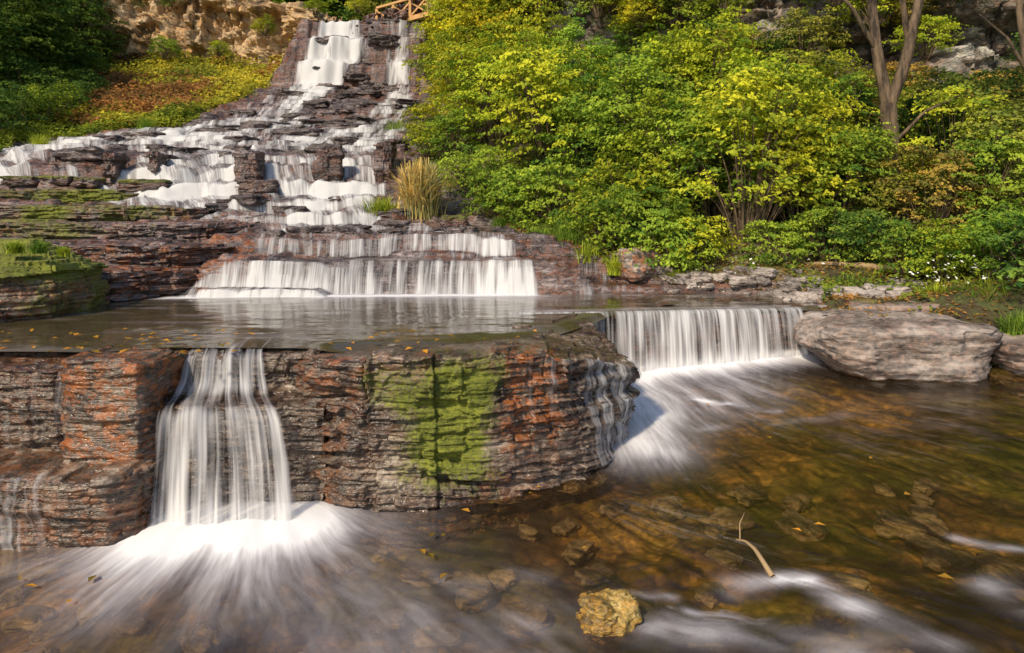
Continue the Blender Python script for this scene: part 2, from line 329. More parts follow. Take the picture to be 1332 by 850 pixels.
_,WM,sM=wall('stream_ledge_block',[(-2.05,7.3),(-2.0,6.75),(-1.85,6.45),(-1.4,6.22),(-.8,6.15),(-.1,6.3),(.5,6.5),(.95,6.8),(1.22,7.2),(1.15,8.0),(.9,9.1)],
    [.95,.98,1.0,1.02,1.05,1.04,1.0,.88,.76,.88,.97],-.95,M_block,cap=lambda x,y:(min(max(x,-1.9),.4),8.3,.95 if x<0 else .985),ncap=110,seed=3,attrs=aM,lean=.06,amp=.07,layer=.085,topst=.035,Bamp=.1,B=.75,lump=.05,ds=.013,dz=.010)
fullr=lambda a,b:(lambda X,Y,Z:{'rust':X*0+a,'moss':b*ss(-.2,.4,fbm(X*3,Z*3,0,51,3))})
_,WO,sO=wall('orange_ledge_block',[(-4.05,7.3),(-4.03,6.2),(-3.9,6.1),(-3.28,6.05),(-3.2,6.2),(-3.15,7.3)],[1.02,1.03,1.05,1.03,1.0,.98],-.1,M_block,cap=lambda x,y:(min(max(x,-3.75),-3.4),7.6,.93),ncap=50,seed=9,B=1.2,amp=.022,layer=.12,Bamp=.05,attrs=fullr(1.,.5),fine=.022)
_,WP,sP=wall('left_ledge_rock',[(-9,6.55),(-6,6.5),(-4.5,6.4),(-3.8,6.42)],[.9,.87,.86,.86],-.1,M_block,cap=lambda x,y:(x,7.4,.96),ncap=40,seed=13,amp=.04,attrs=fullr(.3,.3),lump=.04)
_,WQ,sQ=wall('lower_ledge_step',[(-9,5.85),(-5,5.75),(-3.35,5.72),(-3.18,5.85),(-3.1,6.6)],[.16,.15,.15,.15,.15],-1.0,M_block,cap=lambda x,y:(min(x,-3.25),6.7,.2),ncap=40,seed=17,layer=.1,amp=.045,B=.9,attrs=fullr(.45,.35),lump=.05)
wall('notch_step_rock',[(-3.4,6.4),(-2.6,6.32),(-1.7,6.3)],[.56,.56,.6],-1.,M_block,cap=lambda x,y:(x,7.1,.62),ncap=40,seed=19,attrs=fullr(.1,.1))
wall('notch_sill_rock',[(-3.4,6.85),(-2.6,6.8),(-1.9,6.78)],[.93,.94,.95],.4,M_block,cap=lambda x,y:(x,7.7,.88),ncap=40,seed=23,attrs=fullr(.1,.1))
wall('fall_ledge_rock',[(-.2,9.3),(1.5,9.45),(3,9.65),(4.0,9.83),(4.5,9.8)],[.9,.9,.9,.9,1.0],-.2,M_block,cap=lambda x,y:(x,10.6,.8),ncap=30,seed=29,ds=.02,amp=.03,Bamp=.03,attrs=fullr(.5,.3))
wall('mossy_ledge',[(-10,8.7),(-7.5,8.45),(-6.3,8.5),(-5.8,8.8),(-5.75,9.5),(-6,10.2)],[1.85,1.8,1.72,1.6,1.6,1.6],.8,M_block,ds=.02,dz=.014,layer=.12,amp=.1,B=1.1,Bamp=.16,cap=lambda x,y:(min(x,-6.8),10.,2.0),ncap=70,seed=91,
    attrs=lambda X,Y,Z:{'moss':np.clip(.5+.5*ss(1.35,1.6,Z)+.5*fbm(X*1.1,Y*1.1,Z,54,3),0,1.2),'rust':.6+0*X},rnd=.14,topst=.05,lump=.08)
lf=lambda m:(lambda X,Y,Z:{'rust':np.clip(.65+.7*fbm(X*.8,Y,Z,52,3),0,1),'moss':np.clip(m+.6*fbm(X*.7,Y*.7,Z,53,3),0,1)*ss(-5,-7.,X)})
for i,(P_,zt_,zb_,c_) in enumerate([
    ([(-10,10.7),(-7.6,10.5),(-6.6,10.35),(-5.9,10.4),(-5.3,10.95),(-5.0,11.4),(-4.9,12)],[1.5,1.48,1.45,1.42,1.4,1.4,1.4],.75,1.3),
    ([(-12,11.9),(-8.5,11.6),(-6.6,11.4),(-5.6,11.6),(-5.1,12.2),(-4.95,12.8)],[1.85,1.82,1.78,1.75,1.7,1.7],1.3,1.5),
    ([(-13,13.4),(-9.5,13.1),(-7.,12.9),(-5.8,13.2),(-5.3,14.)],[2.1,2.1,2.08,2.05,2.05],1.6,1.6),
    ([(-14.5,15.2),(-11,14.8),(-8.5,14.9),(-7.4,15.2),(-6.9,15.8)],[2.42,2.42,2.4,2.38,2.38],1.9,1.5),
    ([(-16,16.9),(-13,16.6),(-10.4,16.7),(-9.2,17.)],[2.82,2.82,2.8,2.75],2.2,1.)]):
    wall('shale_ledge',P_,zt_,zb_,M_casc,ds=.022,dz=.014,layer=.085,amp=.12,B=.9,Bamp=.15,cap=lambda x,y,c=c_,z=zt_[2]:(x-.1,y+c,z+.03),ncap=45,seed=120+i*7,attrs=lf([.35,.35,.5,.55,.65][i]),topst=.05,lump=.1)
def aC(X,Y,Z):
    n=fbm(X*.35,Z*.35,Y*.3,61,4)
    return {'moss':np.clip(.3+.8*n,0,1),'rust':.25+0*X}
wall('mossy_cliff',[(-3.0,40),(-1.8,30),(.2,23.5),(3.2,21),(8,19.2),(13,17),(19,13.5),(27,8)],[13.,12.,10.5,10,10,10,10,9.5],1.,M_cliff,ds=.08,dz=.06,layer=.7,amp=.5,B=2.2,Bamp=.9,cap=lambda x,y:(x+3,y+9,12.5),ncap=30,seed=37,attrs=aC,rnd=.3,fine=.1,topst=.3)
wall('sandstone_cliff',[(-36,35),(-28,36),(-22,37),(-17,36.5),(-14,36.8),(-11.8,35.8),(-11.0,34.6),(-10.1,33.2)],[13.,13.6,13.9,13.9,13.6,13.0,12.4,11.6],7.5,M_gold,ds=.06,dz=.05,layer=.85,amp=.55,B=1.4,Bamp=1.1,cap=lambda x,y:(x-.5,y+8,13.6),ncap=30,seed=43,attrs=lambda X,Y,Z:{'moss':np.clip(.15+.9*fbm(X*.3,Z*.5,0,62,3),0,1),'rust':.4+0*X},rnd=.2,fine=.06,topst=.3)
wall('sandstone_cliff',[(-7.7,34),(-7.4,33.2),(-6.9,32.9),(-5.2,33),(-3,34)],[11.6,11.7,11.8,12.2,12.6],8.,M_casc,ds=.05,dz=.04,layer=.5,amp=.4,B=1.,Bamp=.6,cap=lambda x,y:(x,y+5,12.),ncap=30,seed=57,attrs=lambda X,Y,Z:{'moss':0*X+.1,'rust':.5+0*X},rnd=.2,fine=.06,topst=.2)
# ---------------------------------------------------------------- boulders
def cube(c):
    bm=bmesh.new();bmesh.ops.create_cube(bm,size=2);bmesh.ops.subdivide_edges(bm,edges=bm.edges[:],cuts=c,use_grid_fill=True)
    V=np.array([v.co[:] for v in bm.verts]);Q=np.array([[v.index for v in f.verts] for f in bm.faces]);bm.free();return V,Q
CBV,CBQ=cube(59);SBV,SBQ=cube(9);MBV,MBQ=cube(19)
def bgeo(c,dim,rot=0.,seed=0,k=4.,base=None,lay=.09,low=.16,fine=.02,la=.3):
    V=(CBV if base is None else base).copy()
    V/= (np.abs(V)**k).sum(1)[:,None]**(1/k)
    N=V/np.linalg.norm(V,axis=1)[:,None]
    V=V*(1+low*fbm(V[:,0]*1.3+seed,V[:,1]*1.3,V[:,2]*1.3,seed,3)+low*.35*np.floor(3*fbm(V[:,0]*1.9+seed,V[:,1]*1.9,V[:,2]*1.9,seed+4,3))/3)[:,None]
    V=V*np.array(dim)/2
    q=V[:,2]/lay+.9*fbm(V[:,0]*1.3,V[:,1]*1.3,0,seed+3,3);fl=np.floor(q)
    o=(h3(fl,np.floor(V[:,0]*2+fl),fl*0,seed+5)-.5)*lay*la+fine*fbm(V[:,0]*7+seed,V[:,1]*7,V[:,2]*12,seed+7,4)
    V[:,:2]+=N[:,:2]*o[:,None];V[:,2]+=N[:,2]*fine*fbm(V[:,0]*5,V[:,1]*5,0,seed+8,4)*1.5
    a=math.cos(rot);b=math.sin(rot);V[:,:2]=V[:,:2]@np.array([[a,b],[-b,a]])
    return V+np.array(c)
def boulder(name,c,dim,rot=0.,seed=0,mat=None,moss=0.,rust=0.,under=0.,**k):
    V=bgeo(c,dim,rot,seed,**k);up=ss(.0,dim[2]*.3,V[:,2]-c[2])
    if under: 
        f=1-under*ss(.1,-.5,(V[:,2]-c[2])/dim[2]);V[:,0]=c[0]+(V[:,0]-c[0])*f
    return obj(name,V,CBQ,[mat or M_grey],attrs={'moss':moss*up,'rust':rust+0*up})
boulder('flat_boulder',(4.93,9.0,.6),(2.15,1.5,.74),-.08,5,M_grey,k=5.5,moss=.1,rust=.2,low=.14,lay=.15,la=.45,under=.28,fine=.03)
boulder('bank_slab',(7.2,9.1,.45),(2.6,1.8,.66),.1,8,M_grey,moss=.3,rust=.3,lay=.1,k=7,la=.6)
boulder('bank_slab',(5.7,10.2,.85),(2.6,1.2,.42),.05,12,M_grey,moss=.2,rust=.4,lay=.1,k=7,la=.6)
boulder('bank_slab',(6.9,8.0,.2),(1.6,.9,.3),-.1,14,M_grey,moss=.2,rust=.7,lay=.08,k=7,la=.6)
p=S(832,345,12.0);boulder('brown_boulder',p,(.72,.6,.55),.4,19,M_grey,moss=.1,rust=.9,lay=.15,k=4,low=.25)
p=S(792,797,4.4);boulder('leaf_covered_stone',(p[0],p[1],p[2]-.02),(.34,.27,.25),.4,22,M_stone,moss=.3,rust=.5,lay=.05,k=3.2,low=.45,fine=.03,la=.9)
for i,(px,py,d,w,h) in enumerate([(30,236,17.4,.9,.25),(80,236,17.5,.7,.25),(118,238,17.4,.5,.25),(190,242,17.4,1.2,.3),(590,290,15.,.5,.3),(1090,382,11.2,.9,.25),(325,218,17.7,.6,.8),(430,222,17.7,.7,1.0),(150,215,18.,.35,.6),(500,215,18.,.5,1.2),(335,245,17.,.9,.4),(205,212,18.2,.3,.5)]):
    boulder('ledge_stone',S(px,py,d),(w,.7,h),.1,70+i,M_casc,moss=.7 if i<6 else 0.,rust=.3,k=8,low=.3,la=.9,lay=.12)
acc=Acc();rg=np.random.default_rng(14)
for i in range(110):
    y=rg.uniform(18.6,33) if i<80 else rg.uniform(12.9,17);px=rg.uniform(np.interp(y,[13,16,18,23,25,29,33],[330,190,20,180,270,350,400]),np.interp(y,[13,18,25,33],[640,515,530,540]))
    x=(px-666)/F*y;s=rg.uniform(.25,.8)*(1 if i<80 else .6)
    acc.add(bgeo((x,y,float(zland(x,y))+.02*s),(s*rg.uniform(1.,2.2),s,s*rg.uniform(.25,.6)),rg.normal(0,.4),300+i,base=MBV,lay=.1,fine=.03,k=6,low=.35,la=.9),MBQ)
link(bpy.data.objects.new('cascade_rocks',acc.mesh('cascade_rocks',[M_casc])))
acc=Acc();rg=np.random.default_rng(4)
for i in range(210):
    t=rg.random()
    if t<.18: y=rg.uniform(7.5,12);x=xw(y)+rg.normal(0,.3)+.1;z=float(zland(x,y));s=rg.uniform(.06,.18)
    elif t<.7: x=rg.uniform(-4.6,4);y=rg.uniform(3.4,6.4);z=float(zlow(x,y))-.21;s=rg.uniform(.08,.26)
    else: y=rg.uniform(10.2,12.5);x=xw(y)+abs(rg.normal(0,.8));z=float(zland(x,y));s=rg.uniform(.1,.34)
    acc.add(bgeo((x,y,z+.01),(s*1.4,s,s*.6),rg.uniform(0,3),100+i,base=MBV if s>.15 else SBV,lay=.08,fine=.012,k=4,low=.4),MBQ if s>.15 else SBQ)
link(bpy.data.objects.new('river_stones',acc.mesh('river_stones',[M_grey])))
# ---------------------------------------------------------------- water
def ddist(X,Y,P):
    P=np.array(P,float);d=np.full(X.shape,1e9)
    for a,b in zip(P[:-1],P[1:]):
        ab=b-a;t=np.clip(((X-a[0])*ab[0]+(Y-a[1])*ab[1])/(ab@ab),0,1)
        d=np.minimum(d,np.hypot(X-a[0]-t*ab[0],Y-a[1]-t*ab[1]))
    return d
X,Y=np.meshgrid(np.arange(-8.5,9,.025),np.arange(-1,9.75,.025),indexing='ij')
Z=zlow(X,Y)
def polar(X,Y,c): return np.arctan2(X-c[0],c[1]-Y),np.hypot(X-c[0],Y-c[1])
aA,rA=polar(X,Y,(-2.5,7.0));aB,rB=polar(X,Y,(1.0,12.))
w=ss(.2,1.6,X+ (Y-6)*.9)
fu=aA*2.2*(1-w)+(aB*6)*w+.25*fbm(X*.7,Y*.7,0,72,3);fv=rA*(1-w)+rB*w
dn=ddist(X,Y,[(-3.1,5.95),(-1.85,5.95)])
st=fbm(aA*7,rA*.7,0,73,3)
foam=1.0*np.exp(-(dn/.36)**2)+.42*np.exp(-(dn/.8)**1.7)*(1+.5*st)*ss(6.6,6.2,Y)
foam+=.17*np.exp(-(ddist(X,Y,[(-2.6,5.5),(-1.2,4.6),(-.2,3.9)])/.7)**2)*(1+1.2*st)
dr=ddist(X,Y,[(.9,9.0),(2.5,9.15),(3.95,9.45)])
foam+=1.0*np.exp(-(dr/.28)**2)
dr2=ddist(X,Y,[(1.3,8.6),(1.45,7.7),(1.35,7.0)]);sb=fbm(aB*26,rB*.7,0,74,4)
foam+=.85*np.exp(-(dr2/.42)**2)*(1+.5*sb)
dr3=ddist(X,Y,[(1.6,8.7),(2.2,8.2),(2.6,8.4)]);foam+=.32*np.exp(-(dr3/.65)**2)*(1+1.0*sb)
foam+=.1*np.exp(-(ddist(X,Y,[(-4.6,5.6),(-3.2,5.55)])/.15)**2)
def P2(px,py): 
    d=5.
    for _ in range(12): q=S(px,py,d);d=(EYE-float(zlow(q[0],q[1])))*F/(py-270)
    return S(px,py,d)
rip=fbm(aA*34,rA*2.2,0,75,4)
for (ln,wd,am) in [([(955,758),(1040,750),(1120,795)],.1,.22),([(1020,752),(1060,758)],.05,.3),([(1090,785),(1160,815),(1230,835)],.12,.14),([(1250,700),(1290,712),(1332,718)],.05,.3),([(1290,760),(1340,790)],.12,.2),([(860,815),(1000,830),(1120,848)],.16,.24),([(900,790),(960,800)],.06,.2),([(800,772),(875,772)],.05,.2),([(560,760),(700,748)],.14,.06),([(930,560),(1090,540)],.12,.12),([(900,520),(1010,535)],.07,.35),([(560,790),(720,830)],.3,.08)]:
    q=[P2(*a)[:2] for a in ln];dd=ddist(X+.06*rip,Y+.06*st,q);foam+=np.clip(am*np.exp(-(dd/wd)**2)*(1+2.6*rip),0,1)
foam+=.2*np.clip(fbm(fu*3,fv*.5,0,76,4)-.12,0,1)*ss(2.5,4.,7-Y)
hum=np.exp(-(ddist(X,Y,[P2(900,800)[:2],P2(1150,800)[:2],P2(1332,760)[:2]])/.6)**2)
Z=Z+.02*fbm(fu*1.5,fv*1.2,0,77,4)+.012*fbm(fu*6,fv*2,0,78,3)+.06*np.exp(-(dn/.35)**2)+.05*np.exp(-(dr/.2)**2)+.03*np.exp(-(dr2/.3)**2)+.06*hum*fbm(aA*12,rA*2.5,0,79,3)
obj('stream_water',np.stack([X,Y,Z],-1),gridq(*X.shape),[M_low],attrs={'fu':fu.ravel(),'fv':fv.ravel(),'foam':np.clip(foam,0,1.2).ravel()})
xs2=np.arange(-10,4.7,.04);yf=np.interp(xs2,[-10,-4,-3.4,-2,-.4,.3,1.0,1.3,4.7],[6.75,6.7,6.9,6.9,7.0,7.6,8.7,9.2,9.78])
tt=np.linspace(0,1,110);X=xs2[:,None]+0*tt[None];Y=yf[:,None]+(11.6-yf[:,None])*tt[None]
foam=.9*np.exp(-(ddist(X,Y,[(-5.3,10.7),(-3,10.95),(.3,11.1)])/.14)**2)+.4*np.exp(-(ddist(X,Y,[(-3,10.9),(.3,11.)])/.5)**2)+.25*np.exp(-(ddist(X,Y,[(.2,9.3),(4,9.8)])/.12)**2)+.25*np.clip(fbm(X*1.2,Y*5,0,80,3),0,1)
Z=1.0+.006*fbm(X*2,Y*4,0,81,3)-.07*ss(.08,0,tt)[None]*ss(-2.2,-1.5,X)*(1-.4*ss(.9,1.4,X))
obj('pool_water',np.stack([X,Y,Z],-1),gridq(*X.shape),[M_up],attrs={'fu':X.ravel(),'fv':Y.ravel(),'foam':np.clip(foam,0,1).ravel()})
def sheet(name,st,nu=240,nv=120,dens=.5,amp=.04,seed=0,edge=.06,dend=.4,gain=None):
    st=np.array(st,float);L=np.r_[0,np.cumsum(np.hypot(np.diff(st[:,0]),np.diff(st[:,1])))]
    v=np.linspace(0,L[-1],nv);d,z,a,b=[np.interp(v,L,st[:,i]) for i in range(4)]
    ker=np.hanning(9);ker/=ker.sum();sm=lambda q:np.convolve(np.pad(q,4,mode='edge'),ker,'valid')
    d,z,a,b=map(sm,(d,z,a,b));u=np.linspace(0,1,nu)
    X=a[None]+(b-a)[None]*u[:,None];fu=u[:,None]*(b-a).mean()+0*X+.02*fbm(u*20,0,0,seed,2)[:,None]
    off=amp*(fbm(fu*6,v[None]*.3,0,seed+1,3)+.5*fbm(fu*22,v[None]*.4,0,seed+2,2))
    steep=ss(0,.3,v[None]+0*fu)
    Y=d[None]-off*steep+0*X;Z=z[None]+0*X+off*.3*steep
    ed=np.minimum(u,1-u)[:,None]*(b-a).mean()
    dn=dens-1.6*ss(edge*2,0,ed+.03*fbm(u*9,0,0,seed+5,2)[:,None])+dend*ss(.75,1.,v/L[-1])[None]+.0*X
    if gain is not None: dn=dn+gain(X,Y,Z)
    return obj(name,np.stack([X,Y,Z],-1),gridq(nu,nv),[M_silk],attrs={'fu':fu.ravel(),'fv':(v[None]+0*X).ravel(),'dens':dn.ravel()})
sheet('near_waterfall',[(7.5,1.0,-3.35,-2.5),(6.95,.99,-3.3,-2.42),(6.76,.92,-3.28,-2.35),(6.68,.72,-3.28,-2.3),(6.5,.63,-3.27,-2.2),(6.28,.6,-3.25,-2.05),(6.16,.5,-3.23,-1.95),(6.05,.2,-3.2,-1.86),(5.98,-.15,-3.2,-1.8),(5.9,-.6,-3.2,-1.75)],dens=.58,amp=.06,seed=5,nu=300,
   gain=lambda X,Y,Z:-.6*ss(6.6,7.2,Y)-.4*ss(6.6,6.45,Y)*ss(6.2,6.3,Y)+.3*fbm(X*3,Z*.5,0,6,2))
lp=np.array([(-.1,9.1),(1.5,9.24),(3,9.44),(4.05,9.62)])
u=np.linspace(0,1,420);lx=np.interp(u,[0,.38,.74,1],lp[:,0]);ly=np.interp(u,[0,.38,.74,1],lp[:,1])
v=np.linspace(0,1,70);L=.95*v
bz=zlow(lx,ly-.3)-.05
tt=np.clip((L-.15)/.8,0,1)
out=np.where(L<.15,.12*(1-L/.15)*-1,.0)[None]+.26*np.sqrt(tt)[None]+.03*fbm(lx*6,0,0,91,3)[:,None]*tt[None]+.015*fbm(lx*25,0,0,92,2)[:,None]*tt[None]
zt=1.005+0*lx;Z=zt[:,None]-(zt-bz)[:,None]*(tt[None]**1.3);X=lx[:,None]+0*Z;Y=ly[:,None]-out
dn=.62+.4*fbm(lx*1.6,0,0,93,3)[:,None]+.5*ss(.7,1.,v)[None]-.9*ss(.12,0,v)[None]-1.5*ss(.08,0,np.minimum(u,1-u)*4.1)[:,None]
obj('wide_waterfall',np.stack([X,Y,Z],-1),gridq(*Z.shape),[M_silk],attrs={'fu':X.ravel(),'fv':(L[None]+0*Z).ravel(),'dens':dn.ravel()})
def film(name,W,i0,i1,j0,j1,dens,off=.02,seed=0):
    n=W.shape[0];a,b=int(n*i0),int(n*i1);m=W.shape[1];c,d=int(m*j0),int(m*j1)
    G=W[a:b,c:d].copy()
    for ax in (0,1):
        for c_ in (0,1):
            g=G[...,c_];ac=sum(np.roll(g,q,axis=ax) for q in range(-3,4))/7
            sl=[slice(None)]*2;sl[ax]=slice(3,-3);g2=g.copy();g2[tuple(sl)]=ac[tuple(sl)];G[...,c_]=g2
    T=np.gradient(W[a:b,c:d,:2].mean(1),axis=0);T/=np.linalg.norm(T,axis=1)[:,None]+1e-9
    G[...,0]+=T[:,None,1]*off;G[...,1]-=T[:,None,0]*off
    fu=(np.arange(b-a)*.015)[:,None]+0*G[...,0];fv=G[...,2]
    e=np.minimum(np.arange(b-a),b-a-1-np.arange(b-a))/(b-a)
    dn=dens-1.3*ss(.25,0,e)[:,None]+0*fv
    obj(name,G,gridq(*fu.shape),[M_silk],attrs={'fu':fu.ravel(),'fv':fv.ravel(),'dens':dn.ravel()})
film('ledge_trickle',WM,.52,.80,.2,1.,.3,.035)
film('ledge_trickle',WM,.42,.60,.72,1.,-.12,.03)
film('ledge_trickle',WP,.80,.985,.05,1.,-.1,.02)
film('ledge_trickle',WQ,.66,.80,.2,1.,.1,.03)
m1=np.zeros_like(CX)
def band(tab,soft=.25):
    tab=np.array(tab,float);l=np.interp(CY,tab[:,0],(tab[:,1]-666)/F*tab[:,0]);r=np.interp(CY,tab[:,0],(tab[:,2]-666)/F*tab[:,0])
    n=.35*fbm(CX*1.5,CY*.4,0,95,3);s=soft*(CY/12)
    return ss(-s,s,CX-l+n)*ss(-s,s,r-CX+n)*(CY>=tab[0,0]-.3)*(CY<=tab[-1,0]+.3)
m1=np.maximum(m1,band([(10.3,200,705),(11.1,240,705),(11.35,325,700),(12.6,340,665),(13.5,320,640),(15.,200,520),(16.1,160,490),(17,100,505),(18,-30,522),(18.3,-60,522),(20,-20,520),(21.5,30,500),(23.5,170,460),(24.5,240,420),(26,280,400)]))
gap=ss(-.3,.0,fbm(CX*.85+4,CY*.25,0,94,2)+.12);m1=m1*(1-.8*(1-gap)*ss(16.6,17.1,CY)*ss(21,19,CY))
m1=np.maximum(m1,band([(23.5,220,420),(25,255,400),(27,300,400),(29,340,425),(31,375,450),(32.,398,478),(33,412,480),(34.5,420,480)]))
m1=np.maximum(m1,band([(18.5,440,522),(20,430,520),(22,440,525),(24,450,535),(26,470,543),(29,500,550),(31.5,496,532),(33,500,530),(34.5,502,530)]))
m1=np.maximum(m1,.8*band([(11.1,735,862),(11.5,745,850),(12.1,730,800),(12.5,700,740)]))
def sm(A,ax):
    B=A.copy();sl=[slice(None)]*2;a=[slice(None)]*2;c=[slice(None)]*2;sl[ax]=slice(1,-1);a[ax]=slice(0,-2);c[ax]=slice(2,None)
    B[tuple(sl)]=(A[tuple(sl)]+A[tuple(a)]+A[tuple(c)])/3;return B
Zs=CZ.copy()
Zs[1:-1]=np.maximum.reduce([Zs[1:-1],Zs[:-2],Zs[2:]])
for q in range(4): Zs=sm(Zs,0)
slope=np.abs(np.gradient(Zs,axis=1)/np.gradient(CY,axis=1))
for q in range(3): slope=sm(slope,1)
nz=fbm(CX*.9,CY*.5,0,97,3)
far=ss(18.5,22,CY)
dens=-1.9+m1*(1.88+.65*ss(.15,1.3,slope)+(.8+.5*far)*nz+.45*far+.45*np.exp(-((CY-17.)/.4)**2)+.35*ss(11.35,11.1,CY)-.5*ss(31,32,CY)*(fbm(CX*1.6,CY*.6,0,96,2)>.05))
fu=CX*(.5+.5*ss(22,11,CY))+.12*fbm(CX*1.5,CY*.6,0,98,2);fv=np.cumsum(np.hypot(np.gradient(Zs,axis=1),np.gradient(CY,axis=1)),axis=1)
keep=(m1>.02);Q=gridq(*CX.shape);kq=keep.ravel()[Q].any(1);Q=Q[kq];us=np.unique(Q);mp=np.full(CX.size,-1);mp[us]=np.arange(len(us))
V=np.stack([CX,CY-.02,Zs+.02+.05*far+.012*fbm(CX*8,fv*.6,0,99,2)],-1).reshape(-1,3)[us]
obj('cascade_water',V,mp[Q],[M_silk],attrs={'fu':fu.ravel()[us],'fv':fv.ravel()[us],'dens':dens.ravel()[us]})
# ---------------------------------------------------------------- foliage
def leafquads(P,N,size,rg):
    n=len(P);R=rg.normal(size=(n,3));T=np.cross(N,R);T/=np.linalg.norm(T,axis=1)[:,None]+1e-9;B=np.cross(N,T)
    s=size*rg.uniform(.6,1.3,n)[:,None]
    f=N*s*.12
    V=np.stack([P-T*s*.5,P+B*s*.33+f,P+T*s*.55-f*.5,P-B*s*.33+f],1)
    return V.reshape(-1,3),np.arange(n*4).reshape(-1,4)
def unit(v): return v/(np.linalg.norm(v,axis=-1,keepdims=True)+1e-9)
def plant(name,R,Hh,nsp,nl,leaf,seed,zb=0.15,spr=.32,trunk=None,nst=26):
    rg=np.random.default_rng(seed);acc=Acc()
    th=rg.uniform(0,2*np.pi,nsp);zf=rg.uniform(0,1,nsp)**.85
    rad=np.sqrt(np.clip(1-(zf*1.02-.25)**2/.95**2*np.where(zf>.25,1,.4),0.02,1))
    lump=1+.6*fbm(np.cos(th)*1.8,np.sin(th)*1.8,zf*3,seed,2)
    rr=rad*lump*rg.uniform(.3,1,nsp)**.5*R
    c=np.stack([np.cos(th)*rr,np.sin(th)*rr,zb*Hh+zf*(1-zb)*Hh*(1+.3*fbm(np.cos(th)*1.5,np.sin(th)*1.5,0,seed+3,2))],-1)
    od=unit(np.stack([np.cos(th),np.sin(th),.15+0*th],-1));sd=np.stack([-np.sin(th),np.cos(th),0*th],-1)
    nrm=unit(np.stack([np.cos(th)*.6,np.sin(th)*.6,.8+0*th],-1)+rg.normal(0,.2,(nsp,3)))
    sl=rg.uniform(.6,1.4,nsp)*spr
    u=rg.uniform(-1,1,(nsp,nl));v=rg.normal(0,.42,(nsp,nl))
    P=c[:,None]+od[:,None]*(u*sl[:,None])[...,None]+sd[:,None]*(v*sl[:,None]*.8)[...,None]
    P[...,2]-=(.25*(u+.3)**2+.3*v**2)*sl[:,None]; P+=rg.normal(0,leaf*.25,P.shape)
    N=unit(nrm[:,None]+rg.normal(0,.38,(nsp,nl,3)))
    V,Q=leafquads(P.reshape(-1,3),N.reshape(-1,3),leaf,rg)
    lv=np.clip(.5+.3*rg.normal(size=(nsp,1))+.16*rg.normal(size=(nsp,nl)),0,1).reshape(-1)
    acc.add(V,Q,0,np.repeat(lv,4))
    idx=rg.choice(nsp,min(nst,nsp),replace=False)
    if trunk:
        hh=Hh*.9;zz=np.linspace(-.4,hh,9);tp=np.stack([.12*R*fbm(zz*.4,0,0,seed+4,2),.12*R*fbm(zz*.4,5,0,seed+5,2),zz],-1)
        a,b=tube(tp,trunk*(1-.85*np.linspace(0,1,9)),7);acc.add(a,b,1)
    for i in idx:
        e=c[i];b0=np.array([0,0,min(e[2]*.6,Hh*.75)]) if trunk else np.array([e[0]*.12,e[1]*.12,-.1])
        t=np.linspace(0,1,5)[:,None];mid=np.array([0,0,.12*Hh])*(t*(1-t))*3
        pp=b0*(1-t)+e*t+mid*(.3 if trunk else 1)
        a,b=tube(pp,np.linspace((trunk or .05)*.4,.006,5),4);acc.add(a,b,1)
    return acc.mesh(name,[M_leaf,M_bark],smooth=False)
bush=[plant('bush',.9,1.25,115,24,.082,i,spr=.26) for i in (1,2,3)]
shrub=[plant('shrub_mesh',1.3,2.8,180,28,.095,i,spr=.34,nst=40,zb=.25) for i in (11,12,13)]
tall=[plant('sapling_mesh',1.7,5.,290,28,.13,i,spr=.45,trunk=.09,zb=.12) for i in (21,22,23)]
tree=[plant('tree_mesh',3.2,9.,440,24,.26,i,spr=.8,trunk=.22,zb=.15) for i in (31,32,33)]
rg=np.random.default_rng(77)
YG=(.37,.41,.04);YE=(.50,.45,.035);GR=(.12,.19,.04);DG=(.06,.10,.028);LG=(.24,.33,.045);OR=(.38,.27,.07);OL=(.23,.25,.05)
def put(name,meshes,loc,s,col,parent=None,sz=None):
    ob=link(bpy.data.objects.new(name,meshes[rg.integers(len(meshes))]))
    ob.location=loc;ob.rotation_euler=(rg.normal(0,.08),rg.normal(0,.08),rg.uniform(0,6.28));ob.scale=(s,s,s*(sz or 1))
    j=rg.uniform(.75,1.2);ob.color=(col[0]*j*rg.uniform(.9,1.08),col[1]*j,col[2]*j,1)
    if parent: ob.parent=parent
    return ob
def on(px,d,dz=0.): 
    x=(px-666)/F*d;return (x,d,float(zland(x,d))-.05+dz)
